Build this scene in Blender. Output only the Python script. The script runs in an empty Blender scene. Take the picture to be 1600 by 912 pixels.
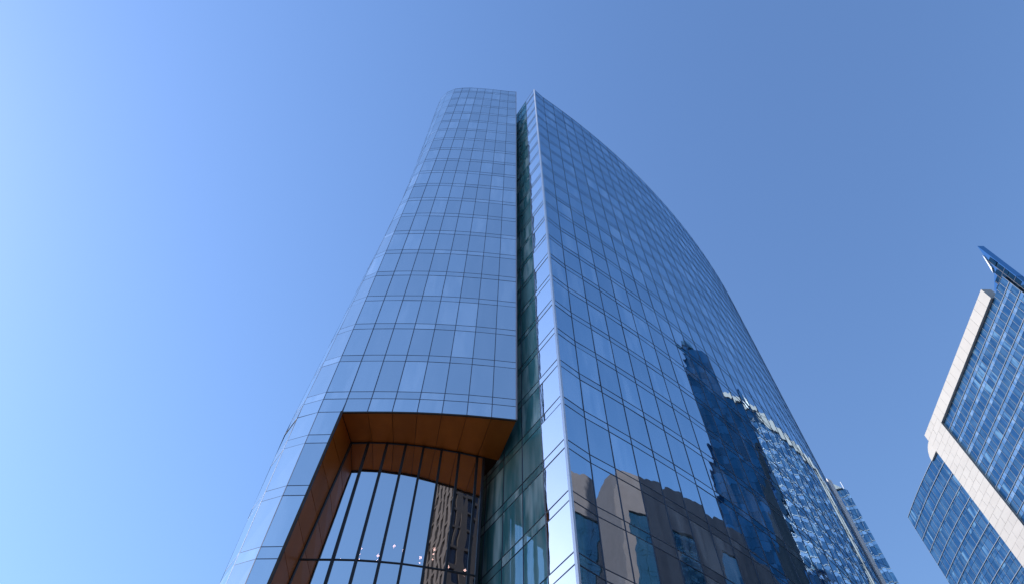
import bpy, math, random
from mathutils import Vector

random.seed(7)
SC = bpy.context.scene
COL = SC.collection
EYE = 1.6                                   # height of the camera above the pavement

# ---------------------------------------------------------------- camera
FOC, VX, VY = 1100.0, 806.5, -170.0         # focal length and zenith vanishing point in photo pixels (1600 wide)
PITCH = math.atan(FOC / (456 - VY))
ROLL = math.atan((VX - 800) / (456 - VY))
SP, CP, SR, CR = math.sin(PITCH), math.cos(PITCH), math.sin(ROLL), math.cos(ROLL)
cam = bpy.data.cameras.new("camera")
cam.sensor_width = 36.0
cam.lens = 36.0 * FOC / 1600.0
cam.clip_start, cam.clip_end = 0.1, 20000.0
cam_ob = bpy.data.objects.new("camera", cam)
COL.objects.link(cam_ob)
fwd = Vector((0, CP, SP)); up0 = Vector((0, -SP, CP)); rt0 = Vector((1, 0, 0))

# image x axis and y axis in world space (roll about the view axis)

ix = rt0 * CR + up0 * SR
iy = up0 * CR - rt0 * SR
import mathutils
cam_ob.matrix_world = mathutils.Matrix((
    (ix.x, iy.x, -fwd.x, 0.0),
    (ix.y, iy.y, -fwd.y, 0.0),
    (ix.z, iy.z, -fwd.z, EYE),
    (0, 0, 0, 1)))
SC.camera = cam_ob

# ---------------------------------------------------------------- sky, sun, exposure
SUN_AZ, SUN_EL = math.radians(-82), math.radians(32)     # azimuth from +Y towards +X
w = bpy.data.worlds.new("World"); SC.world = w; w.use_nodes = True
nt = w.node_tree; bg = nt.nodes["Background"]
sky = nt.nodes.new("ShaderNodeTexSky"); sky.sky_type = 'NISHITA'; sky.sun_disc = False
sky.sun_elevation = SUN_EL; sky.sun_rotation = SUN_AZ
sky.altitude = 0; sky.air_density = 2.0; sky.dust_density = 0.5; sky.ozone_density = 8.0
bal = nt.nodes.new("ShaderNodeVectorMath"); bal.operation = 'MULTIPLY'; bal.inputs[1].default_value = (1.0, 0.965, 1.09)   # white balance of the sky
nt.links.new(sky.outputs[0], bal.inputs[0]); nt.links.new(bal.outputs[0], bg.inputs[0]); bg.inputs[1].default_value = 0.15
sl = bpy.data.lights.new("sun", 'SUN'); sl.energy = 3.6; sl.angle = math.radians(0.5); sl.color = (1.0, 0.94, 0.86)
so = bpy.data.objects.new("sun", sl); COL.objects.link(so)
sd = Vector((math.sin(SUN_AZ) * math.cos(SUN_EL), math.cos(SUN_AZ) * math.cos(SUN_EL), math.sin(SUN_EL)))
so.rotation_euler = sd.to_track_quat('Z', 'Y').to_euler(); so.location = sd * 300
SC.view_settings.view_transform = 'Standard'; SC.view_settings.look = 'None'
SC.view_settings.exposure = 0.42; SC.view_settings.gamma = 1.0
SC.render.engine = 'CYCLES'
SC.cycles.max_bounces = 10; SC.cycles.glossy_bounces = 7; SC.cycles.diffuse_bounces = 4; SC.cycles.transmission_bounces = 6
SC.cycles.use_denoising = True; SC.cycles.sample_clamp_indirect = 1.6

# ---------------------------------------------------------------- materials
def mat(name):
    m = bpy.data.materials.new(name); m.use_nodes = True
    t = m.node_tree
    for n in list(t.nodes):
        t.nodes.remove(n)
    o = t.nodes.new("ShaderNodeOutputMaterial")
    return m, t, o

def nd(t, typ, **kw):
    n = t.nodes.new(typ)
    for k, v in kw.items():
        if hasattr(n, k):
            setattr(n, k, v)
        else:
            n.inputs[k].default_value = v
    return n

def math_(t, op, a, b=None, c=None):
    n = t.nodes.new("ShaderNodeMath"); n.operation = op
    for i, v in enumerate((a, b, c)):
        if v is None:
            continue
        if isinstance(v, (int, float)):
            n.inputs[i].default_value = v
        else:
            t.links.new(v, n.inputs[i])
    return n.outputs[0]

def pane_random(t):
    """One random number for each pane, whether it is an object of its own or an island of a joined mesh."""
    g = nd(t, "ShaderNodeNewGeometry"); oi = nd(t, "ShaderNodeObjectInfo")
    s = math_(t, 'ADD', g.outputs["Random Per Island"], oi.outputs["Random"])
    return g, math_(t, 'FRACT', s)

def glass(name, body, blind, tint, lo=0.5, ior=1.6, wave=0.004, scale=0.55, rough=0.012, blind_share=0.2, tint_var=0.06, tip=None):
    """Coated facade glass: mirror-like coat over a tinted body, slightly wavy, some panes with a pale blind behind."""
    m, t, o = mat(name)
    g, rnd = pane_random(t)
    nz = nd(t, "ShaderNodeTexNoise"); nz.inputs["Scale"].default_value = scale; nz.inputs["Detail"].default_value = 1.5
    off = nd(t, "ShaderNodeVectorMath", operation='MULTIPLY_ADD')
    comb = nd(t, "ShaderNodeCombineXYZ")
    t.links.new(rnd, comb.inputs[0]); t.links.new(rnd, comb.inputs[2])
    t.links.new(comb.outputs[0], off.inputs[0]); off.inputs[1].default_value = (37.0, 37.0, 37.0)
    t.links.new(g.outputs["Position"], off.inputs[2])
    t.links.new(off.outputs[0], nz.inputs["Vector"])
    bp = nd(t, "ShaderNodeBump"); bp.inputs["Strength"].default_value = 1.0; bp.inputs["Distance"].default_value = wave
    t.links.new(nz.outputs[0], bp.inputs["Height"])
    if tip:                                   # biases the shading normal to steer the reflections; the panes stay flat
        ad = nd(t, "ShaderNodeVectorMath", operation='ADD'); ad.inputs[1].default_value = tip
        nm = nd(t, "ShaderNodeVectorMath", operation='NORMALIZE')
        t.links.new(g.outputs["Normal"], ad.inputs[0]); t.links.new(ad.outputs[0], nm.inputs[0]); t.links.new(nm.outputs[0], bp.inputs["Normal"])
    fr = nd(t, "ShaderNodeFresnel"); fr.inputs["IOR"].default_value = ior
    t.links.new(bp.outputs[0], fr.inputs["Normal"])
    fac = math_(t, 'MULTIPLY_ADD', fr.outputs[0], 1.0 - lo, lo)
    df = nd(t, "ShaderNodeBsdfDiffuse")
    isb = math_(t, 'GREATER_THAN', rnd, 1.0 - blind_share)
    soft = nd(t, "ShaderNodeTexNoise"); soft.inputs["Scale"].default_value = 0.35
    st = nd(t, "ShaderNodeMapping"); st.inputs["Scale"].default_value = (3.2, 3.2, 0.5)
    t.links.new(off.outputs[0], st.inputs[0]); t.links.new(st.outputs[0], soft.inputs["Vector"])
    rmp = nd(t, "ShaderNodeMapRange"); rmp.inputs["From Min"].default_value = 0.42; rmp.inputs["From Max"].default_value = 0.62
    t.links.new(soft.outputs[0], rmp.inputs["Value"])
    mixf = math_(t, 'MULTIPLY', math_(t, 'MULTIPLY_ADD', isb, 0.7, 0.3), rmp.outputs[0])
    mx = nd(t, "ShaderNodeMix", data_type='RGBA')
    mx.inputs[6].default_value = (*body, 1); mx.inputs[7].default_value = (*blind, 1)
    t.links.new(mixf, mx.inputs[0]); t.links.new(mx.outputs[2], df.inputs[0])
    gl = nd(t, "ShaderNodeBsdfGlossy"); gl.inputs["Roughness"].default_value = rough
    hv = nd(t, "ShaderNodeHueSaturation"); hv.inputs["Color"].default_value = (*tint, 1)
    t.links.new(math_(t, 'MULTIPLY_ADD', rnd, tint_var, 1.0 - tint_var), hv.inputs["Value"])
    t.links.new(hv.outputs[0], gl.inputs[0])
    t.links.new(bp.outputs[0], gl.inputs["Normal"])
    ms = nd(t, "ShaderNodeMixShader")
    t.links.new(fac, ms.inputs[0]); t.links.new(df.outputs[0], ms.inputs[1]); t.links.new(gl.outputs[0], ms.inputs[2])
    t.links.new(ms.outputs[0], o.inputs[0])
    return m

def solid(name, col, rough=0.5, metal=0.0, var=0.1, scale=1.5, bump=0.0, spec=0.5, island=0.0, streak=0.0):
    m, t, o = mat(name)
    p = nd(t, "ShaderNodeBsdfPrincipled")
    p.inputs["Roughness"].default_value = rough; p.inputs["Metallic"].default_value = metal
    p.inputs["Specular IOR Level"].default_value = spec
    g, rnd = pane_random(t)
    nz = nd(t, "ShaderNodeTexNoise"); nz.inputs["Scale"].default_value = scale; nz.inputs["Detail"].default_value = 5
    mp = nd(t, "ShaderNodeMapping")
    if streak:
        mp.inputs["Scale"].default_value = (1, 1, streak)
    t.links.new(g.outputs["Position"], mp.inputs[0]); t.links.new(mp.outputs[0], nz.inputs["Vector"])
    v = math_(t, 'MULTIPLY_ADD', nz.outputs[0], 2 * var, 1 - var)
    v2 = math_(t, 'MULTIPLY_ADD', rnd, 2 * island, -island)
    v3 = math_(t, 'ADD', v, v2)
    hv = nd(t, "ShaderNodeHueSaturation"); hv.inputs["Color"].default_value = (*col, 1)
    t.links.new(v3, hv.inputs["Value"]); t.links.new(hv.outputs[0], p.inputs["Base Color"])
    if bump:
        bp = nd(t, "ShaderNodeBump"); bp.inputs["Distance"].default_value = bump
        t.links.new(nz.outputs[0], bp.inputs["Height"]); t.links.new(bp.outputs[0], p.inputs["Normal"])
    t.links.new(p.outputs[0], o.inputs[0])
    return m

def lobby_glass(name):
    """The tall panes of the entrance: half mirror, half clear, so the lamps behind them glow through."""
    m, t, o = mat(name)
    g, rnd = pane_random(t)
    nz = nd(t, "ShaderNodeTexNoise"); nz.inputs["Scale"].default_value = 0.45; nz.inputs["Detail"].default_value = 1.5
    t.links.new(g.outputs["Position"], nz.inputs["Vector"])
    bp = nd(t, "ShaderNodeBump"); bp.inputs["Distance"].default_value = 0.006
    t.links.new(nz.outputs[0], bp.inputs["Height"])
    fr = nd(t, "ShaderNodeFresnel"); fr.inputs["IOR"].default_value = 1.6
    gl = nd(t, "ShaderNodeBsdfGlossy"); gl.inputs["Roughness"].default_value = 0.01; gl.inputs[0].default_value = (0.97, 1.0, 1.0, 1)
    t.links.new(bp.outputs[0], gl.inputs["Normal"])
    p = nd(t, "ShaderNodeBsdfPrincipled")
    p.inputs["Base Color"].default_value = (0.05, 0.06, 0.08, 1); p.inputs["Transmission Weight"].default_value = 0.5
    p.inputs["IOR"].default_value = 1.02; p.inputs["Roughness"].default_value = 0.0
    p2 = math_(t, 'MULTIPLY_ADD', fr.outputs[0], 0.22, 0.78)
    ms = nd(t, "ShaderNodeMixShader")
    t.links.new(p2, ms.inputs[0]); t.links.new(p.outputs[0], ms.inputs[1]); t.links.new(gl.outputs[0], ms.inputs[2])
    t.links.new(ms.outputs[0], o.inputs[0])
    return m

def emit(name, col, s):
    m, t, o = mat(name)
    e = nd(t, "ShaderNodeEmission"); e.inputs[0].default_value = (*col, 1); e.inputs[1].default_value = s
    t.links.new(e.outputs[0], o.inputs[0]); return m

M = dict(
    front=glass("facade_glass", (0.02, 0.06, 0.09), (0.52, 0.57, 0.64), (0.97, 1.0, 1.0), lo=0.83, blind_share=0.28, wave=0.012, scale=0.8, tint_var=0.13),
    flank=glass("flank_glass", (0.015, 0.05, 0.08), (0.40, 0.48, 0.55), (0.62, 0.82, 0.98), lo=0.70, blind_share=0.3, wave=0.007, tip=(0, 0, -0.104), tint_var=0.12),
    notch=glass("teal_glass", (0.10, 0.30, 0.33), (0.62, 0.82, 0.84), (0.72, 0.92, 1.0), lo=0.26, ior=1.7, blind_share=0.45, wave=0.007),
    corner=glass("corner_glass", (0.05, 0.15, 0.17), (0.22, 0.38, 0.40), (1.0, 1.0, 1.0), lo=0.93, blind_share=0.2, wave=0.006, tip=(0.055, -0.17, 0)),
    lobby=lobby_glass("lobby_glass"),
    bar=solid("dark_mullion", (0.06, 0.075, 0.11), 0.4, 0.3, 0.1),
    trim=solid("pink_grey_trim", (0.42, 0.36, 0.36), 0.35, 0.5, 0.1),
    frontbar=solid("front_joint", (0.09, 0.115, 0.17), 0.4, 0.3, 0.1),
    lobbybar=solid("lobby_mullion", (0.016, 0.018, 0.024), 0.5, 0.2, 0.1),
    silver=solid("silver_joint", (0.30, 0.32, 0.35), 0.35, 0.5, 0.1),
    white=solid("sunlit_stone", (0.78, 0.74, 0.74), 0.75, 0.0, 0.06, 2.0),  # pale stone brightened: sunlight put into the colour of a strip the sun misses
    dim=glass("dim_window", (0.02, 0.018, 0.022), (0.05, 0.045, 0.05), (0.4, 0.4, 0.5), lo=0.04, ior=1.4, blind_share=0.2),
    bright=solid("bright_aluminium", (0.78, 0.78, 0.80), 0.3, 0.5, 0.05),
    backing=solid("dark_backing", (0.03, 0.04, 0.05), 0.8, 0.0, 0.15),
    copper=solid("copper_panel", (0.46, 0.115, 0.010), 0.42, 0.45, 0.28, 0.7, 0.0, island=0.13, streak=0.35),
    bronze=solid("bronze_edge", (0.06, 0.035, 0.02), 0.4, 0.6, 0.1),
    tower=glass("blue_tower_glass", (0.010, 0.045, 0.12), (0.12, 0.24, 0.36), (0.38, 0.70, 1.0), lo=0.12, ior=1.5, wave=0.004, scale=0.9, blind_share=0.16, tint_var=0.32, rough=0.012),
    deep=solid("deep_blue_glass", (0.007, 0.036, 0.10), 0.9, 0.0, 0.25, 0.12, spec=0.0, island=0.35),
    tband=glass("blue_spandrel", (0.05, 0.13, 0.24), (0.20, 0.30, 0.40), (0.62, 0.80, 1.0), lo=0.35, wave=0.006, scale=0.9, blind_share=0.6, tint_var=0.3),
    pale=solid("pale_mullion", (0.22, 0.26, 0.32), 0.4, 0.3, 0.08),
    stone=solid("pale_stone", (0.48, 0.455, 0.435), 0.75, 0.0, 0.08, 0.8, 0.0, island=0.03),
    crest=glass("crest_glass", (0.006, 0.025, 0.06), (0.04, 0.10, 0.17), (0.22, 0.42, 0.62), lo=0.03, ior=1.35, wave=0.006, blind_share=0.1, tint_var=0.4),
    grey=solid("brown_grey_stone", (0.25, 0.185, 0.175), 0.85, 0.0, 0.16, 0.8, 0.004, island=0.05),
    brown=solid("brown_stone", (0.075, 0.055, 0.047), 0.85, 0.0, 0.3, 0.7, 0.006, island=0.05, streak=0.3),
    dark=glass("dark_window", (0.01, 0.03, 0.035), (0.08, 0.12, 0.12), (0.45, 0.6, 0.65), lo=0.25, blind_share=0.3),
    paving=solid("shaded_paving", (0.14, 0.13, 0.125), 0.8, 0.0, 0.15, 0.6),  # darkened all over to stand in for shade from surrounding buildings not modelled
    asphalt=solid("asphalt", (0.05, 0.05, 0.055), 0.9, 0.0, 0.2, 1.2),
    roof=solid("roof_membrane", (0.25, 0.26, 0.27), 0.9),
    lamp=emit("warm_lamp", (1.0, 0.55, 0.42), 28.0),
    brass=solid("brass", (0.6, 0.42, 0.18), 0.3, 0.9),
)

# ---------------------------------------------------------------- mesh helpers
class MB:
    def __init__(self):
        self.v, self.f = [], []
    def add(self, vs, fs):
        n = len(self.v)
        self.v += [tuple(p) for p in vs]
        self.f += [tuple(i + n for i in f) for f in fs]
        return self
    def build(self, name, m, parent=None, **props):
        me = bpy.data.meshes.new(name); me.from_pydata(self.v, [], self.f); me.validate(); me.materials.append(m)
        o = bpy.data.objects.new(name, me); COL.objects.link(o)
        if parent:
            o.parent = parent
        for k, v in props.items():
            o[k] = v
        return o

def thing(name, label, cat, loc=(0, 0, 0), group=None):
    o = bpy.data.objects.new(name, None); COL.objects.link(o)
    o.location = loc; o['label'] = label; o['category'] = cat
    if group:
        o['group'] = group
    o.empty_display_size = 1
    return o

BOXF = [(0, 1, 2, 3), (7, 6, 5, 4), (0, 4, 5, 1), (1, 5, 6, 2), (2, 6, 7, 3), (3, 7, 4, 0)]
KL = 1.07                                   # the slab with the opening stands a little farther off and is as much taller
def V(p, dz=EYE):
    return Vector((p[0], p[1], p[2] + dz))
def VL(p):
    return Vector((p[0] * KL, p[1] * KL, p[2] * KL + EYE))

def slab(q, n, t0, t1):
    """A flat box over the quad q (4 points counter-clockwise seen from outside), from n*t0 to n*t1."""
    top = [p + n * t1 for p in q]; bot = [p + n * t0 for p in q]
    return top + bot, BOXF

def quad_normal(q):
    return (q[1] - q[0]).cross(q[3] - q[0]).normalized()

def pane_mesh(mb, bl, br, tr, tl, gap=0.03, t0=-0.05, t1=0.0, lean=0.0, jit=0.12, gapv=None, twist=0.0):
    """One pane: inset from its opening by the joint, tilted a little at random, leaned outward at the top by lean degrees."""
    gapv = gap if gapv is None else gapv
    n = quad_normal((bl, br, tr, tl))
    u0 = (br - bl).normalized(); u1 = (tr - tl).normalized(); va = (tl - bl).normalized(); vb = (tr - br).normalized()
    q = [bl + u0 * gap + va * gapv, br - u0 * gap + vb * gapv, tr - u1 * gap - vb * gapv, tl + u1 * gap - va * gapv]
    hgt = (tl - bl).length; wid = (br - bl).length
    ty = math.radians(lean + random.gauss(0, jit)); tx = math.radians(twist + random.gauss(0, jit))
    offs = [(-wid / 2 * tx - hgt / 2 * ty), (wid / 2 * tx - hgt / 2 * ty), (wid / 2 * tx + hgt / 2 * ty), (-wid / 2 * tx + hgt / 2 * ty)]
    front = [p + n * (t1 + o) for p, o in zip(q, offs)]
    back = [p + n * t0 for p in q]
    mb.add(front + back, [BOXF[0], BOXF[2], BOXF[3], BOXF[4], BOXF[5]])
    return sum(front, Vector()) / 4, n

def bar(mb, a, b, n, w, t0, t1):
    """A straight bar from a to b, w wide across, from t0 to t1 along n."""
    d = (b - a).normalized(); s = d.cross(n).normalized() * (w / 2)
    vs = [a - s + n * t1, a + s + n * t1, b + s + n * t1, b - s + n * t1, a - s + n * t0, a + s + n * t0, b + s + n * t0, b - s + n * t0]
    mb.add(vs, [tuple(reversed(f)) for f in BOXF] if (vs[1] - vs[0]).cross(vs[3] - vs[0]).dot(n) < 0 else BOXF)

def project(p):
    X, Y, Z = p[0], p[1], p[2] - EYE
    dep = Y * CP + Z * SP
    if dep <= 0.1:
        return None
    a, b = X / dep, (-Y * SP + Z * CP) / dep
    return 800 + FOC * (a * CR + b * SR), 456 - FOC * (-a * SR + b * CR)

def shown_size(q, n):
    """How large a pane shows in the photo: its area in pixels, 0 if it is outside the frame or turned away."""
    c = sum(q, Vector()) / 4
    if n.dot(c - Vector((0, 0, EYE))) > 0:
        return 0.0
    ps = [project(p) for p in q]
    if any(p is None for p in ps):
        return 0.0
    if all(p[0] < 0 or p[0] > 1600 or p[1] > 912 or p[1] < 0 for p in ps):
        return 0.0
    s = 0
    for i in range(4):
        x0, y0 = ps[i]; x1, y1 = ps[(i + 1) % 4]
        s += x0 * y1 - x1 * y0
    return abs(s) / 2

class Glazing:
    """Collects the panes of one kind on one thing; the 300 that show largest become parts, the rest one joined part."""
    def __init__(self, name, rest, limit=300):
        self.items, self.name, self.rest, self.limit = [], name, rest, limit
    def add(self, q, m, parent, size_bias=1.0, **kw):
        n = quad_normal(q)
        self.items.append((shown_size(q, n) * size_bias, q, m, parent, kw))
    def build(self, root):
        self.items.sort(key=lambda x: -x[0])
        rest = {}
        for k, (s, q, m, parent, kw) in enumerate(self.items):
            if k < self.limit and s > 0:
                mb = MB(); pane_mesh(mb, *q, **kw); mb.build(self.name, m, parent)
            else:
                mb = rest.setdefault((m.name, parent.name), (MB(), m, parent))[0]
                pane_mesh(mb, *q, **kw)
        for (mb, m, parent) in rest.values():
            mb.build(self.rest, m, parent, kind='stuff')

def prism(mb, loop, z0, z1, cap=True):
    n = len(loop)
    vs = [(p[0], p[1], z0) for p in loop] + [(p[0], p[1], z1) for p in loop]
    fs = [(i, (i + 1) % n, (i + 1) % n + n, i + n) for i in range(n)]
    if cap:
        fs += [tuple(range(n - 1, -1, -1)), tuple(range(n, 2 * n))]
    mb.add(vs, fs)

def box(mb, x0, x1, y0, y1, z0, z1):
    prism(mb, [(x0, y0), (x1, y0), (x1, y1), (x0, y1)], z0, z1)

# ================================================================ the ground
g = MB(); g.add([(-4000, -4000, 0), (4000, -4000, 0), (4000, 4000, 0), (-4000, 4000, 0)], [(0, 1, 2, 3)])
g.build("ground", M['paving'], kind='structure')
rd = MB(); rd.add([(-400, -24, 0.004), (400, -24, 0.004), (400, -10, 0.004), (-400, -10, 0.004)], [(0, 1, 2, 3)])
rd.build("road", M['asphalt'], kind='structure')

# ================================================================ the main tower
ZTOP, ZPORT, ZREF, FL, SPAN = 112.3, 33.0, 34.95, 3.97, 0.70
tower = thing("glass_tower", "curved blue glass tower split by a dark slot, with a copper lined opening", "tower")
def levels(z0, z1):
    """Joint heights between z0 and z1: (bottom, top, is_spandrel)."""
    cuts = [z0]
    k = math.floor((z0 - ZREF) / FL) - 1
    out = []
    while True:
        zl, zu = ZREF + k * FL - SPAN, ZREF + k * FL
        for z in (zl, zu):
            if z0 + 0.25 < z < z1 - 0.25:
                cuts.append(z)
        k += 1
        if zl > z1:
            break
    cuts.append(z1)
    for a, b in zip(cuts[:-1], cuts[1:]):
        mid = (a + b) / 2
        ph = ((mid - ZREF) / FL) % 1.0
        out.append((a, b, ph > 1 - SPAN / FL))
    return out

# --- slab with the opening: verticals of its front, bottom and top positions (they lean in a little as they rise)
base = [(0.35, 27.60), (-1.15, 27.42), (-2.63, 27.27), (-4.12, 27.17), (-5.60, 27.10), (-7.09, 27.08), (-8.57, 27.09), (-10.06, 27.12), (-11.53, 27.17)]
tops = [(0.31, 27.60), (-0.90, 27.52), (-2.10, 27.40), (-3.31, 27.27), (-4.52, 27.17), (-5.72, 27.09), (-6.93, 27.04), (-8.12, 27.08), (-9.29, 27.23)]
base += [(-12.85, 27.62), (-13.80, 28.95), (-14.35, 30.60), (-14.70, 32.6), (-14.8, 35.0)]
tops += [(-10.55, 27.75), (-11.55, 28.66), (-12.20, 29.95), (-12.60, 31.6), (-12.8, 33.6)]
NF = 8
PROF = [(-5, 0.0), (33, 0.0), (40, 0.17), (47, 0.34), (60, 0.68), (72, 0.93), (84, 1.0), (130, 1.0)]
def wprof(z):
    for (a, fa), (b, fb) in zip(PROF[:-1], PROF[1:]):
        if a <= z <= b:
            return fa + (fb - fa) * (z - a) / (b - a)
    return 0.0
def jamb_x(z):
    return -10.13 - 0.058 * max(0.0, ZPORT - z)
def leftp(i, z):
    lin = (z - ZPORT) / (ZTOP - ZPORT)
    if i <= NF:
        wgt = lin
    else:
        wgt = (wprof(z) * min(1, (i - NF) / 2) + lin * (1 - min(1, (i - NF) / 2))) if z > ZPORT else lin * 0.25
    b, t = base[i], tops[i]
    x, y = b[0] + (t[0] - b[0]) * wgt, b[1] + (t[1] - b[1]) * wgt
    if i == 7 and z < ZPORT:
        x = jamb_x(z)
    return VL((x, y, max(z, -EYE / KL)))
LB = [(-15.0, 43.0), (-10.0, 48.5), (-6.0, 52.0)]           # rear of the slab (never seen)
APEX = (-0.89, 33.3)                                          # where the slot closes
vision = Glazing("glass_pane", "upper_glazing")
band = Glazing("spandrel_pane", "upper_spandrel_glazing")
front = MB()
front_wall = bpy.data.objects.new("curved_facade", None); COL.objects.link(front_wall); front_wall.parent = tower
flank_wall = bpy.data.objects.new("flank_facade", None); COL.objects.link(flank_wall); flank_wall.parent = tower
notch_wall = bpy.data.objects.new("slot_facade", None); COL.objects.link(notch_wall); notch_wall.parent = tower
NL = len(base)
for i in range(NL - 1):
    z0 = ZPORT if i < 7 else 0.0
    for a, b, sp in levels(z0, ZTOP):
        q = [leftp(i + 1, a), leftp(i, a), leftp(i, b), leftp(i + 1, b)]
        kw = dict(gap=0.02, gapv=0.012, jit=0.10)
        (band if sp else vision).add(q, M['front'], front_wall, **kw)
# dark joints: verticals
for i in range(NL):
    z0 = ZPORT if i < 7 else 0.0
    zs = [z for z in (z0, 33.0, 40, 47, 60, 72, 84, ZTOP) if z >= z0]
    zs = sorted(set(zs))
    mb = MB()
    for a, b in zip(zs[:-1], zs[1:]):
        p, q = leftp(i, a), leftp(i, b)
        im, ip = max(i - 1, 0), min(i + 1, NL - 1)
        tv = leftp(im, a) - leftp(ip, a); n = Vector((tv.y, -tv.x, 0)).normalized()
        if i == 0:
            bar(mb, p + n * 0, q, n, 0.10, -0.06, 0.05)
        else:
            bar(mb, p, q, n, 0.055 if i <= 8 else 0.03, -0.06, 0.025 if i < 8 else 0.004)
    mb.build("corner_post" if i == 0 else "mullion", M['trim' if i == 0 else 'frontbar'], front_wall)
# dark joints: horizontals
cuts = sorted(set([round(a, 3) for a, b, s in levels(ZPORT, ZTOP)] + [ZTOP]) | set(round(a, 3) for a, b, s in levels(0.0, ZTOP) if a > 12))
for z in cuts:
    mb = MB()
    for i in range(NL - 1):
        if i < 7 and z < ZPORT - 0.01:
            continue
        p, q = leftp(i, z), leftp(i + 1, z)
        tv = p - q; n = Vector((tv.y, -tv.x, 0)).normalized()
        bar(mb, p, q, n, (0.036 if i < 8 else 0.03) if z < ZTOP else 0.10, -0.05, 0.012 if i < 8 else 0.004)
    mb.build("transom", M['frontbar'], front_wall)

# --- slab beyond the slot: a circular arc in plan, 1.9 m to a bay
CX, CY, RR = -63.32, 130.73, 122.80
A0, DA = math.radians(147.30), math.radians(0.8865)
NR = 37
def rightp(i, z, r=RR):
    if i == 0 and r == RR:
        return V((3.16, 27.23, z))
    a = A0 - DA * i
    return V((CX + r * math.sin(a), CY + r * math.cos(a), z))
LEAN = 0.0
for i in range(NR):
    for a, b, sp in levels(0.0, ZTOP):
        q = [rightp(i, a), rightp(i + 1, a), rightp(i + 1, b), rightp(i, b)]
        (band if sp else vision).add(q, M['flank'], flank_wall, gap=0.02, gapv=0.012, lean=LEAN, jit=0.16, t0=-0.12)
for i in range(NR + 1):
    p, q = rightp(i, 0), rightp(i, ZTOP)
    a = A0 - DA * i; n = Vector((math.sin(a), math.cos(a), 0))
    mb = MB()
    if i == 0:
        n = Vector((-0.72, -0.69, 0)).normalized()
        bar(mb, p, q, n, 0.17, -0.10, 0.06)
    else:
        bar(mb, p, q, n, 0.055, -0.12, 0.03)
    mb.build("corner_post" if i == 0 else "mullion", M['bright' if i == 0 else 'bar'], flank_wall)
for z in sorted(set([round(a, 3) for a, b, s in levels(0.0, ZTOP)] + [ZTOP])):
    if z < 12:
        continue
    mb = MB()
    for i in range(NR):
        a = A0 - DA * (i + 0.5); n = Vector((math.sin(a), math.cos(a), 0))
        bar(mb, rightp(i, z), rightp(i + 1, z), n, 0.045 if z < ZTOP else 0.12, -0.10, 0.022)
    mb.build("transom", M['bar'], flank_wall)

# --- teal side of the slot
SDIR = Vector((-0.552, 0.834, 0)); SN = Vector((-0.834, -0.552, 0))
SC0 = Vector((3.08, 27.28, 0)); SW = 2.10
def notchp(i, z):
    p = SC0 + SDIR * (SW * i)
    return V((p.x, p.y, z))
NN = 5
for i in range(NN):
    for a, b, sp in levels(0.0, ZTOP):
        q = [notchp(i + 1, a), notchp(i, a), notchp(i, b), notchp(i + 1, b)]
        (band if sp else vision).add(q, M['corner' if i == 0 else 'notch'], notch_wall, gap=0.02, gapv=0.012, jit=0.2)
for i in range(1, NN + 1):
    mb = MB(); bar(mb, notchp(i, 0), notchp(i, ZTOP), SN, 0.06, -0.06, 0.03); mb.build("mullion", M['silver' if i == 1 else 'bar'], notch_wall)
for z in sorted(set([round(a, 3) for a, b, s in levels(0.0, ZTOP)] + [ZTOP])):
    if z > 12:
        mb = MB(); bar(mb, notchp(0, z), notchp(1, z), SN, 0.05, -0.05, 0.025); mb.build("transom", M['silver'], notch_wall)
        mb = MB(); bar(mb, notchp(1, z), notchp(NN, z), SN, 0.05, -0.05, 0.025); mb.build("transom", M['bar'], notch_wall)
# the other side of the slot, seen only in the glass across from it
ws = MB()
e0, e1 = Vector((0.31 * KL, 27.66 * KL, 0)), Vector((*APEX, 0))
for a, b, sp in levels(ZPORT * KL, ZTOP * KL):
    for k in range(4):
        p, q = e0.lerp(e1, k / 4), e0.lerp(e1, (k + 1) / 4)
        pane_mesh(ws, V((p.x, p.y, a)), V((q.x, q.y, a)), V((q.x, q.y, b)), V((p.x, p.y, b)), gap=0.03, gapv=0.03, jit=0.2)
ws.build("inner_slot_glazing", M['notch'], notch_wall, kind='stuff')

# --- the dark body behind the panes
def inset(loop, d):
    n = len(loop); out = []
    for i in range(n):
        p0, p1, p2 = Vector(loop[i - 1]).to_2d() if False else Vector(loop[i - 1][:2]), Vector(loop[i][:2]), Vector(loop[(i + 1) % n][:2])
        a, b = (p1 - p0).normalized(), (p2 - p1).normalized()
        na, nb = Vector((-a.y, a.x)), Vector((-b.y, b.x))
        m = (na + nb); m = m / max(m.length_squared / 2, 0.3) if m.length > 0.1 else na
        out.append(p1 + m * d)
    return out
body = MB()
zs = [ZPORT + 0.3, 40, 47, 60, 72, 84, ZTOP - 0.05]
rings = []
for z in zs:
    lp = [(leftp(i, z).x, leftp(i, z).y) for i in range(NL)]
    loop = lp[::-1]
    loop = LB[::-1] + loop + [APEX] if False else ([(0.31 * KL, 27.6 * KL)] + [APEX] + LB[::-1] + lp[::-1][:-1])
    rings.append([(p.x, p.y, z * KL + EYE) for p in inset(loop, 0.16)])
nl = len(rings[0])
vs = [p for r in rings for p in r]
fs = []
for k in range(len(rings) - 1):
    for i in range(nl):
        j = (i + 1) % nl
        fs.append((k * nl + i, k * nl + j, (k + 1) * nl + j, (k + 1) * nl + i))
fs.append(tuple(range(nl - 1, -1, -1))); fs.append(tuple((len(rings) - 1) * nl + i for i in range(nl)))
body.add(vs, fs)
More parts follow.
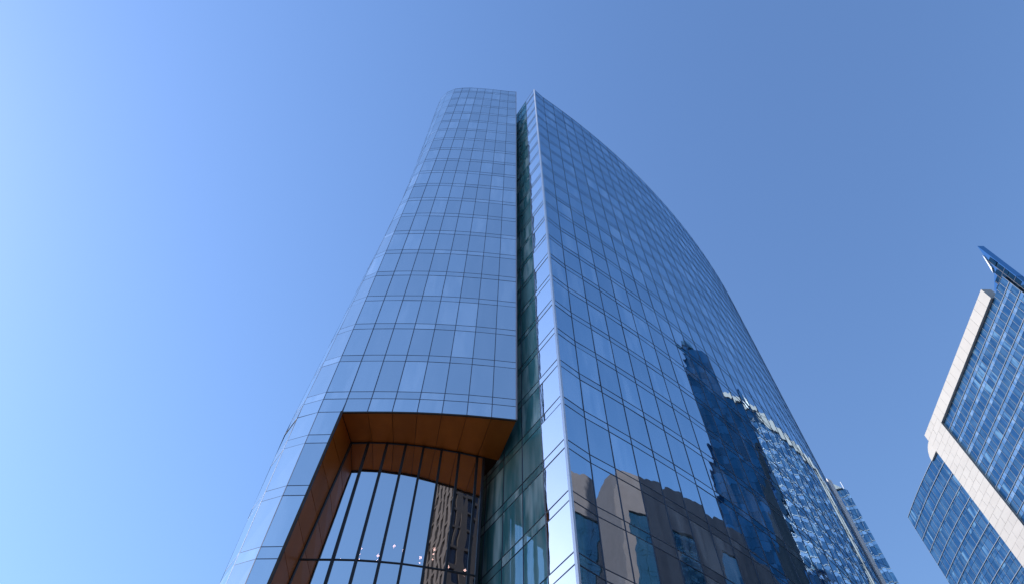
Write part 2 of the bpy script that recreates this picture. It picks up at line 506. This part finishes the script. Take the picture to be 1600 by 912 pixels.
# lower left pier of the slab, beside the opening
lp = [(leftp(i, 20).x, leftp(i, 20).y) for i in range(8, NL)]
lower = [(-9.8, 36.5), (-9.8, 46.5), (-10.0, 48.5), (-15.0, 43.0)] + lp[::-1]
b2 = [(p.x, p.y) for p in inset(lower, 0.2)]
prism(body, b2, 0.0, ZPORT * KL + EYE + 0.35)
body.build("core_wall", M['backing'], tower)
rl = [(rightp(i, 0).x, rightp(i, 0).y) for i in range(NR + 1)]
rloop = rl + [(44, 92), (20, 84), (-6.0, 60.0), APEX]
bodyr = MB(); prism(bodyr, [(p.x, p.y) for p in inset(rloop, 0.20)], 0.0, ZTOP + EYE - 0.06)
bodyr.build("core_wall", M['backing'], tower)

# --- the copper lined opening
portal = bpy.data.objects.new("entrance_portal", None); COL.objects.link(portal); portal.parent = tower
inner = [(-9.78, 29.50), (-8.71, 29.48), (-7.55, 29.50), (-6.41, 29.60), (-5.33, 29.74), (-4.23, 29.96), (-3.15, 30.20), (-2.05, 30.50), (-1.65, 30.62)]
edge_in = (-0.73, 30.86)
def lerp2(a, b, t):
    return (a[0] + (b[0] - a[0]) * t, a[1] + (b[1] - a[1]) * t)
def along(pts, x):
    for a, b in zip(pts[:-1], pts[1:]):
        if (a[0] - x) * (b[0] - x) <= 0:
            return lerp2(a, b, (x - a[0]) / (b[0] - a[0]))
    return pts[-1] if abs(pts[-1][0] - x) < abs(pts[0][0] - x) else pts[0]
inn_line = inner[:-1] + [inner[-1], edge_in]
fr_line = [(base[i][0], base[i][1] + 0.05) for i in range(7, -1, -1)]
fr_line[0] = (-10.13, 27.17)
DOWN = Vector((0, 0, -1))
for i in range(7):
    f0, f1 = fr_line[i], fr_line[i + 1]
    s0, s1 = i / 7, (i + 1) / 7
    x0 = inn_line[0][0] + (edge_in[0] - inn_line[0][0]) * s0; x1 = inn_line[0][0] + (edge_in[0] - inn_line[0][0]) * s1
    g0, g1 = along(inn_line, x0), along(inn_line, x1)
    g1 = edge_in if i == 6 else g1
    for r0, r1 in ((0.0, 1.0),):
        a, b = lerp2(f0, g0, r0), lerp2(f1, g1, r0); c, d = lerp2(f1, g1, r1), lerp2(f0, g0, r1)
        mb = MB()
        pane_mesh(mb, *[VL((p[0], p[1], ZPORT)) for p in (d, c, b, a)], gap=0.014, gapv=0.006, t0=-0.08, jit=0.12)
        mb.build("soffit_panel", M['copper'], portal)
# soffit backing and the copper over the void behind the glazing
bk = MB()
vs = [VL((p[0], p[1], ZPORT + 0.10)) for p in fr_line] + [VL((p[0], p[1], ZPORT + 0.10)) for p in [edge_in, (-1.95, 34.6), (-9.6, 34.0), inner[0]]]
bk.add(vs + [v + Vector((0, 0, 0.12)) for v in vs], [tuple(range(len(vs))), tuple(range(2 * len(vs) - 1, len(vs) - 1, -1))])
bk.build("soffit_backing", M['bronze'], portal)
# front edge strip of the soffit
mb = MB()
for i in range(7):
    a, b = leftp(7 - i, ZPORT - 0.0), leftp(6 - i, ZPORT - 0.0)
    n = quad_normal((a, b, b + Vector((0, 0, 1)), a + Vector((0, 0, 1))))
    bar(mb, a - Vector((0, 0, 0.06)), b - Vector((0, 0, 0.06)), n, 0.12, -0.05, 0.035)
mb.build("opening_trim", M['bronze'], portal)
# jamb: copper panels one above another
def jamb_in(z):
    d = ZPORT - z
    return VL((-9.78 - 0.098 * d, 29.50, z))
def jamb_fr(z):
    return VL((jamb_x(z) + 0.02, 27.17, z))
zz = ZPORT - 0.03
while zz > 0.5:
    z1 = max(zz - 2.0, 0.0)
    q = [jamb_fr(z1), jamb_in(z1), jamb_in(zz), jamb_fr(zz)]
    if quad_normal(q).x < 0:
        q = [q[1], q[0], q[3], q[2]]
    mb = MB(); pane_mesh(mb, *q, gap=0.008, gapv=0.022, t0=-0.08, jit=0.2); mb.build("jamb_panel", M['copper'], portal)
    zz = z1
mb = MB()
for a, b in ((ZPORT + 0.05, 22.0), (22.0, 0.0)):
    bar(mb, jamb_fr(a), jamb_fr(b), Vector((0, -1, 0)), 0.13, -0.06, 0.09)
mb.build("opening_trim", M['bronze'], portal)
# glazing
def gl(i, z):
    d = ZPORT - z
    if i == 0:
        j = jamb_in(z); return Vector((j.x, j.y, j.z))
    p = inner[i]
    return VL((p[0] + p[0] * 0.0030 * d, p[1], z))
TR = [32.94, 24.25, 15.0, 6.0, 0.0]
for i in range(len(inner) - 1):
    for zt, zb in zip(TR[:-1], TR[1:]):
        q = [gl(i, zb), gl(i + 1, zb), gl(i + 1, zt), gl(i, zt)]
        mb = MB(); pane_mesh(mb, *q, gap=0.02, gapv=0.02, t0=-0.03, jit=0.10); mb.build("lobby_pane", M['lobby'], portal)
for i in range(len(inner)):
    mb = MB()
    im, ip = max(i - 1, 0), min(i + 1, len(inner) - 1)
    tv = Vector((inner[ip][0] - inner[im][0], inner[ip][1] - inner[im][1], 0)).normalized(); n = Vector((tv.y, -tv.x, 0))
    for a, b in zip(TR[:-1], TR[1:]):
        bar(mb, gl(i, a), gl(i, b), n, 0.15, -0.20, 0.10)
    mb.build("lobby_mullion", M['lobbybar'], portal)
for z in TR[:-1]:
    mb = MB()
    for i in range(len(inner) - 1):
        p, q = gl(i, z), gl(i + 1, z); tv = (q - p).normalized(); n = Vector((tv.y, -tv.x, 0))
        bar(mb, p, q, n, 0.07, -0.12, 0.05)
    mb.build("lobby_transom", M['lobbybar'], portal)
# the return of the lobby glazing back to the slot, and the dark room behind
p0, p1 = gl(8, 0), VL((-1.95, 34.5, 0))
mb = MB(); mb.add([p0, p1, p1 + Vector((0, 0, ZPORT)), p0 + Vector((0, 0, ZPORT))], [(0, 1, 2, 3)])
vs = [p0 + Vector((-0.15, 0, 0)), p1 + Vector((-0.15, 0, 0))]
mb.add(vs + [v + Vector((0, 0, ZPORT)) for v in vs[::-1]], [(0, 1, 2, 3)])
mb.build("return_wall", M['bronze'], portal)
room = MB()
for (a, b) in (((-13.0, 34.4), (-1.9, 34.8)),):
    room.add([VL((a[0], a[1], -EYE)), VL((b[0], b[1], -EYE)), VL((b[0], b[1], ZPORT + 0.1)), VL((a[0], a[1], ZPORT + 0.1))], [(0, 1, 2, 3)])
room.build("lobby_wall", M['backing'], portal)

# lamps glowing behind the lobby glass
def lamp(x, y, z, n, lab):
    t = thing("pendant_lamp", lab, "lamp", (x * KL, y * KL, z * KL + EYE), "pendant lamps in the lobby")
    st = MB(); box(st, -0.008, 0.008, -0.008, 0.008, 0.1, (ZPORT - z) * KL); st.build("stem", M['brass'], t)
    for k in range(n):
        zz, rr = -0.36 * k, 0.07 if k else 0.10
        b = MB(); ring = []
        S = 10
        vs = [(0, 0, zz + rr)]
        for j in range(1, 5):
            ph = math.pi * j / 5
            vs += [(rr * 0.8 * math.sin(ph) * math.cos(2 * math.pi * s / S), rr * 0.8 * math.sin(ph) * math.sin(2 * math.pi * s / S), zz + rr * math.cos(ph)) for s in range(S)]
        vs.append((0, 0, zz - rr))
        fs = [(0, 1 + s, 1 + (s + 1) % S) for s in range(S)]
        for j in range(3):
            fs += [(1 + j * S + s, 1 + (j + 1) * S + s, 1 + (j + 1) * S + (s + 1) % S, 1 + j * S + (s + 1) % S) for s in range(S)]
        fs += [(len(vs) - 1, 1 + 3 * S + (s + 1) % S, 1 + 3 * S + s) for s in range(S)]
        b.add(vs, fs); b.build("bulb", M['lamp'], t)
LAMPS = [(-9.05, 31.2, 25.6, 1), (-8.05, 31.1, 26.3, 3), (-7.1, 31.3, 26.0, 2), (-6.25, 31.0, 26.4, 1), (-5.75, 31.2, 26.3, 3), (-4.8, 31.3, 25.9, 2), (-4.1, 31.2, 26.4, 3), (-3.3, 31.6, 25.6, 1), (-2.4, 31.9, 25.6, 2)]
for k, (x, y, z, n) in enumerate(LAMPS):
    nm = {1: "single small warm bulb", 2: "pair of warm bulbs", 3: "string of three warm bulbs"}[n]
    where = ["beside the copper jamb", "in the bay by the jamb", "in the second clear lobby bay", "in the middle lobby bay, on its own", "in the middle lobby bay", "in the fourth lobby bay", "in the bay beside the dark reflection", "behind the dark stone reflection", "deepest behind the dark reflection by the slot"][k]
    lamp(x, y, z, n, f"{nm} glowing behind lobby glass {where}")

vision.build(tower); band.build(tower)

# ================================================================ the blue tower with a pale stone pier
bt = thing("office_tower", "blue glass office tower with a pale stone pier, coping band and pointed glass crest", "tower", (0, 0, 0))
grid1 = bpy.data.objects.new("stone_framed_facade", None); COL.objects.link(grid1); grid1.parent = bt
grid2 = bpy.data.objects.new("lower_wing_facade", None); COL.objects.link(grid2); grid2.parent = bt
XF = 95.0
YP0, YP1 = 100.4, 107.0                         # stone pier
YN = 64.0                                       # near end
HC, HW = 124.0, 119.6                           # coping and lower wing heights
tv_, tb_ = Glazing("glass_pane", "distant_glazing"), Glazing("spandrel_pane", "distant_spandrel_glazing")
TF = 3.4
mod = 1.45
def yq(y0, y1, a, b, xa=XF, xb=XF):
    # outside is -X: counter-clockwise seen from outside runs from far to near
    return [V((xb, y1, a)), V((xa, y0, a)), V((xa, y0, b)), V((xb, y1, b))]
ncol = int((YP0 - YN) / mod)
dy = (YP0 - YN) / ncol
k = 0
ztop = HC - 3.4
for c in range(ncol):
    y0, y1 = YP0 - dy * (c + 1), YP0 - dy * c
    z = ztop
    while z > 2:
        a = max(z - 2.35, 0); tv_.add(yq(y0, y1, a, z), M['tower'], grid1, gap=0.05, gapv=0.04, jit=0.45)
        b = max(a - 1.05, 0)
        if b < a:
            tb_.add(yq(y0, y1, b, a), M['tband'], grid1, gap=0.05, gapv=0.04, jit=0.6)
        z = b
NX = Vector((-1, 0, 0))
for c in range(ncol + 1):
    y = YP0 - dy * c
    mb = MB(); bar(mb, V((XF, y, 0)), V((XF, y, ztop)), NX, 0.055, -0.1, 0.06); mb.build("mullion", M['pale'], grid1)
z = ztop
while z > 30:
    mb = MB(); bar(mb, V((XF, YN, z - 2.35)), V((XF, YP0, z - 2.35)), NX, 0.11, -0.1, 0.12); mb.build("sill_rail", M['pale'], grid1)
    z -= TF
# lower wing: bowed very slightly
def wx(y):
    s = (y - YP1) / 21.5
    return XF + 0.2 - 0.55 * math.sin(math.pi * min(1, max(0, s)) * 0.75) 
YW = 128.5
nw = 12
for c in range(nw):
    y0, y1 = YP1 + (YW - YP1) * c / nw, YP1 + (YW - YP1) * (c + 1) / nw
    z = HW
    while z > 20:
        a = z - 2.7; tv_.add(yq(y0, y1, a, z, wx(y0), wx(y1)), M['tower'], grid2, gap=0.03, gapv=0.03, jit=0.35)
        b = a - 0.9; tb_.add(yq(y0, y1, b, a, wx(y0), wx(y1)), M['tower'], grid2, gap=0.03, gapv=0.03, jit=0.35)
        z = b
z = HW
while z > 50:
    mb = MB()
    for c in range(nw):
        y0, y1 = YP1 + (YW - YP1) * c / nw, YP1 + (YW - YP1) * (c + 1) / nw
        bar(mb, V((wx(y0), y0, z)), V((wx(y1), y1, z)), NX, 0.13, -0.1, 0.12)
    mb.build("transom", M['pale'], grid2)
    z -= TF
for c in range(nw + 1):
    y = YP1 + (YW - YP1) * c / nw
    mb = MB(); bar(mb, V((wx(y), y, 20)), V((wx(y), y, HW)), NX, 0.06, -0.1, 0.05); mb.build("mullion", M['pale'], grid2)
tv_.build(bt); tb_.build(bt)
# body
mb = MB()
box(mb, XF + 0.2, XF + 42, YN + 0.1, YP1 - 0.1, 0, HC + EYE - 3.6)
box(mb, XF + 0.55, XF + 38, YP1 - 0.1, YW - 0.02, 0, HW + EYE)
mb.build("core_wall", M['backing'], bt)
# pier: stone panels, two wide, proud of the glass
z = HC
row = 0
while z > 8:
    z1 = z - 1.8
    cols = [(YP0, YP0 + 2.2), (YP0 + 2.2, YP0 + 4.4), (YP0 + 4.4, YP1)] if row % 2 == 0 else [(YP0, YP0 + 3.3), (YP0 + 3.3, YP1)]
    for y0, y1 in cols:
        mb = MB(); q = yq(y0, y1, z1, z, XF - 0.55, XF - 0.55); pane_mesh(mb, *q, gap=0.02, gapv=0.02, t0=-0.3, jit=0.12)
        if z > 60:
            mb.build("stone_panel", M['stone'], bt)
    z = z1; row += 1
mb = MB(); box(mb, XF - 0.36, XF + 0.5, YP0 + 0.02, YP1 - 0.02, 0, HC + EYE - 0.02); mb.build("pier_core", M['stone'], bt)
mb = MB(); box(mb, XF - 0.52, XF - 0.37, YP0 + 0.03, YP1 - 0.03, 0, 60 + EYE); mb.build("lower_pier_facing", M['stone'], bt)
# coping panels from the pier to the crest
YC0 = 68.8
nc = 14
for c in range(nc):
    y0, y1 = YC0 + (YP0 - YC0) * c / nc, YC0 + (YP0 - YC0) * (c + 1) / nc
    mb = MB(); pane_mesh(mb, *yq(y0, y1, HC - 3.4, HC, XF - 0.55, XF - 0.55), gap=0.02, gapv=0.01, t0=-0.6, jit=0.1)
    mb.build("coping_panel", M['stone'], bt)
mb = MB(); box(mb, XF - 0.40, XF + 1.5, YC0 + 0.03, YP0, HC + EYE - 3.38, HC + EYE - 0.02); mb.build("coping_core", M['stone'], bt)
# rounded stone nose below the coping at the far corner
mb = MB()
prof = [(XF + 0.4, YP1 + 3.2)]
S = 12
pts = []
for s in range(S + 1):
    an = math.pi / 2 * s / S
    pts.append((YP1 + 0.0 + 3.3 * math.sin(an), HC - 1.6 - 3.2 * (1 - math.cos(an))))
vsl, vsr = [V((XF - 0.30, y, z)) for y, z in pts], [V((XF + 3.0, y, z)) for y, z in pts]
ym, zm = YP1, HC - 4.8
vsl.append(V((XF - 0.30, ym, zm))); vsr.append(V((XF + 3.0, ym, zm)))
n = len(vsl)
mb.add(vsl + vsr, [tuple(range(n)), tuple(range(2 * n - 1, n - 1, -1))] + [(i, i + n, (i + 1) % n + n, (i + 1) % n) for i in range(n)])
mb.build("rounded_cornice", M['stone'], bt)
# crest: a pointed glass sail rising past the roof at the near corner
def yz_prism(name, prof, x0, x1, m, parent):
    """A plate with the outline prof (y, z) between x0 and x1."""
    n = len(prof); b = MB()
    vs = [V((x0, y, z)) for y, z in prof] + [V((x1, y, z)) for y, z in prof]
    b.add(vs, [tuple(range(n)), tuple(range(2 * n - 1, n - 1, -1))] + [(i, i + n, (i + 1) % n + n, (i + 1) % n) for i in range(n)])
    return b.build(name, m, parent)
yz_prism("crest_fin", [(62.6, 131.0), (62.6, 118), (67.2, 118), (67.7, 120.2), (67.9, 121.9), (65.1, 123.6), (63.3, 128.4)], 95.6, 96.9, M['crest'], bt)
yz_prism("crest_fin", [(62.6, 117.92), (62.6, 104), (66.0, 104), (66.5, 113.5), (67.2, 117.92)], 95.6, 96.9, M['crest'], bt)
yz_prism("crest_fin", [(62.6, 103.92), (62.6, 20), (66.0, 20), (66.0, 103.92)], 95.6, 96.9, M['crest'], bt)
yz_prism("crest_edge", [(63.38, 128.3), (65.0, 123.7), (64.3, 124.6), (63.5, 127.4)], 95.35, 95.55, M['bright'], bt)
for yy, z0, z1 in ((63.7, 104, 126.5), (64.9, 104, 123.2), (66.2, 114.5, 122.4)):
    mb = MB(); bar(mb, V((95.6, yy, z0)), V((95.6, yy, z1)), NX, 0.10, -0.05, 0.08); mb.build("crest_rib", M['bar'], bt)
for y0, y1, z0, z1 in [(62.75, 63.65, z, z + 3.9) for z in (104.1, 108.1, 112.1, 116.1, 120.1, 123.9)] + [(63.75, 64.85, z, z + 3.9) for z in (104.1, 108.1, 112.1, 116.1, 119.6)] + [(64.95, 66.0, z, z + 3.9) for z in (104.1, 108.1, 112.1, 116.1)] + [(65.0, 66.4, 120.1, 122.6), (66.5, 67.4, 119.0, 121.6)]:
    mb = MB(); pane_mesh(mb, *yq(y0, y1, z0, z1, 95.56, 95.56), gap=0.03, t0=-0.04, jit=1.3); mb.build("crest_pane", M['crest'], bt)
for zz in (106, 110, 114, 118, 121.5):
    mb = MB(); bar(mb, V((95.6, 62.7, zz)), V((95.6, 66.0 if zz < 114 else 67.0, zz)), NX, 0.08, -0.05, 0.06); mb.build("crest_rib", M['bar'], bt)

# ================================================================ the tower that peeks out behind
st = thing("slim_tower", "slim blue glass tower with a pale strip peeking out behind the curved tower", "tower")
ZS = 100.0
P0, P1, P2 = Vector((52.0, 93.3, 0)), Vector((61.15, 98.0, 0)), Vector((65.45, 100.2, 0))
P1b = P0.lerp(P2, 0.728)
nS = quad_normal((V(P0), V(P2), V(P2) + Vector((0, 0, 1)), V(P0) + Vector((0, 0, 1))))
sg = MB()
for a, b in ((P1b, P2),):
    for c in range(3):
        p, q = a.lerp(b, c / 3), a.lerp(b, (c + 1) / 3)
        z = ZS
        while z > 40:
            m2 = MB(); pane_mesh(m2, V((p.x, p.y, z - 3.6)), V((q.x, q.y, z - 3.6)), V((q.x, q.y, z)), V((p.x, p.y, z)), gap=0.04, gapv=0.05, jit=0.3)
            m2.build("glass_pane", M['flank'], st)
            z -= 3.6
q0, q1 = P0.lerp(P2, 0.655), P1b
z = ZS + 0.4
while z > 30:
    m2 = MB(); pane_mesh(m2, V((q0.x, q0.y, z - 2.0)), V((q1.x, q1.y, z - 2.0)), V((q1.x, q1.y, z)), V((q0.x, q0.y, z)), gap=0.01, gapv=0.015, t0=-0.3, t1=0.3, jit=0.1)
    m2.build("stone_panel", M['white'], st)
    z -= 2.0
mb = MB(); bk_ = -nS
c0, c1 = P0 + bk_ * 0.1, P2 + bk_ * 0.1
prism(mb, [(c0.x, c0.y), (c1.x, c1.y), (c1.x + bk_.x * 20 , c1.y + bk_.y * 20), (c0.x + bk_.x * 20, c0.y + bk_.y * 20)], 0, ZS + EYE - 0.05)
mb.build("core_wall", M['tower'], st)
mb = MB(); p = P2 + bk_ * 0.4 - (P2 - P0).normalized() * 0.2
bar(mb, V((p.x, p.y, ZS - 0.2)), V((p.x, p.y, ZS + 2.4)), nS, 0.10, -0.05, 0.05); mb.build("mast", M['pale'], st)

# ================================================================ buildings outside the frame, mirrored in the glass
def masonry(name, label, pts, h, m, bays, floors, wm, z0=6.0, wfrac=0.5, hfrac=0.6, tall=None, face=0):
    """A stone block over the plan pts with recessed windows on its first `face` walls."""
    t = thing(name, label, "building", (pts[0][0], pts[0][1], 0))
    loc = Vector((pts[0][0], pts[0][1], 0))
    b = MB(); n = len(pts)
    loop = [(p[0] - loc.x, p[1] - loc.y) for p in pts]
    ins = inset(loop, 0.5)
    prism(b, [(p.x, p.y) for p in ins], 0, h - 0.4)
    b.build("core_wall", m, t)
    for e in range(n):
        a, c = Vector((*loop[e], 0)), Vector((*loop[(e + 1) % n], 0))
        wl = MB(); d = (c - a); L = d.length; u = d.normalized(); nn = Vector((u.y, -u.x, 0))
        nb = max(1, int(L / bays)); bw = L / nb; fh = (h - z0) / floors
        def rect(x0, x1, za, zb):
            if x1 - x0 < 0.01 or zb - za < 0.01:
                return
            p = [a + u * x0 + Vector((0, 0, za)), a + u * x1 + Vector((0, 0, za)), a + u * x1 + Vector((0, 0, zb)), a + u * x0 + Vector((0, 0, zb))]
            wl.add(*slab(p, nn, -0.5, 0.0))
        if e >= face:
            rect(0, L, 0, h); wl.build("wall", m, t); continue
        rect(0, L, 0, z0); rect(0, L, h - 2.0, h)
        for k in range(nb):
            rect(k * bw, k * bw + bw * (1 - wfrac) / 2, z0, h - 2.0)
            rect(k * bw + bw * (1 + wfrac) / 2, (k + 1) * bw, z0, h - 2.0)
            for f in range(floors):
                za, zb = z0 + f * fh, min(z0 + (f + 1) * fh, h - 2.0)
                zm_ = za + (zb - za) * hfrac
                rect(k * bw + bw * (1 - wfrac) / 2, k * bw + bw * (1 + wfrac) / 2, zm_, zb)
        wl.build("wall", m, t)
        for k in range(nb):
            wn = MB()
            for f in range(floors):
                za, zb = z0 + f * fh, min(z0 + (f + 1) * fh, h - 2.0)
                p = [a + u * (k * bw + bw * (1 - wfrac) / 2) + nn * -0.35 + Vector((0, 0, za)), a + u * (k * bw + bw * (1 + wfrac) / 2) + nn * -0.35 + Vector((0, 0, za))]
                zm_ = za + (zb - za) * hfrac
                q = p + [p[1] + Vector((0, 0, zm_ - za)), p[0] + Vector((0, 0, zm_ - za))]
                wn.add(*slab(q, nn, -0.05, 0.0))
            wn.build("window", wm, t)
    return t
masonry("stone_building", "brown grey stone block with dark window bays mirrored low in the tower flank",
        [(92.0, 53.5), (72.5, 40.0), (55.0, 15.0), (80, -3), (104, 30)], 71.5, M['grey'], 10.0, 1, M['dark'], z0=4, wfrac=0.46, hfrac=0.93, face=2)
masonry("brown_building", "brown stone high-rise with narrow window strips mirrored in the lobby glass",
        [(48, -29), (21.0, -29), (21.0, -58), (48, -58)], 128.0, M['brown'], 2.7, 30, M['dim'], z0=5, wfrac=0.5, hfrac=0.86, face=2)

# unseen tower with a spire, added only for its dark reflection in the flank
t = thing("added_spired_tower", "added dark blue glass tower with a sharp spire, shaped for the reflection in the flank", "tower", (170, 42, 0))
LY, HS, HC2 = 63.0, 200.0, 224.0
b = MB(); box(b, 0.15, 34, 0.15, LY - 0.15, 0, HS - 0.1); b.build("core_wall", M['deep'], t)
b = MB(); box(b, 0.15, 30, 0.15, 22, HS - 0.08, HC2 - 0.1); b.build("crown_wall", M['deep'], t)
gz = MB()
for k in range(17):
    for f in range(48):
        y0, y1, z0, z1 = LY / 17 * k, LY / 17 * (k + 1), 33 + 3.9 * f, 36.9 + 3.9 * f
        if z1 > HS and k > 5 or z1 > HC2:
            continue
        pane_mesh(gz, Vector((0, y1, z0)), Vector((0, y0, z0)), Vector((0, y0, z1)), Vector((0, y1, z1)), gap=0.06, jit=0.22)
gz.build("distant_glazing", M['deep'], t, kind='stuff')
b = MB(); b.add([(-0.4, -0.4, HC2), (10, -0.4, HC2), (10, 9, HC2), (-0.4, 9, HC2), (1.0, 2.0, HC2 + 14)], [(3, 2, 1, 0), (0, 1, 4), (1, 2, 4), (2, 3, 4), (3, 0, 4)]); b.build("spire", M['crest'], t)
b = MB(); box(b, -0.5, 34, 22.4, LY, HS, HS + 2.2); b.build("coping", M['stone'], t)
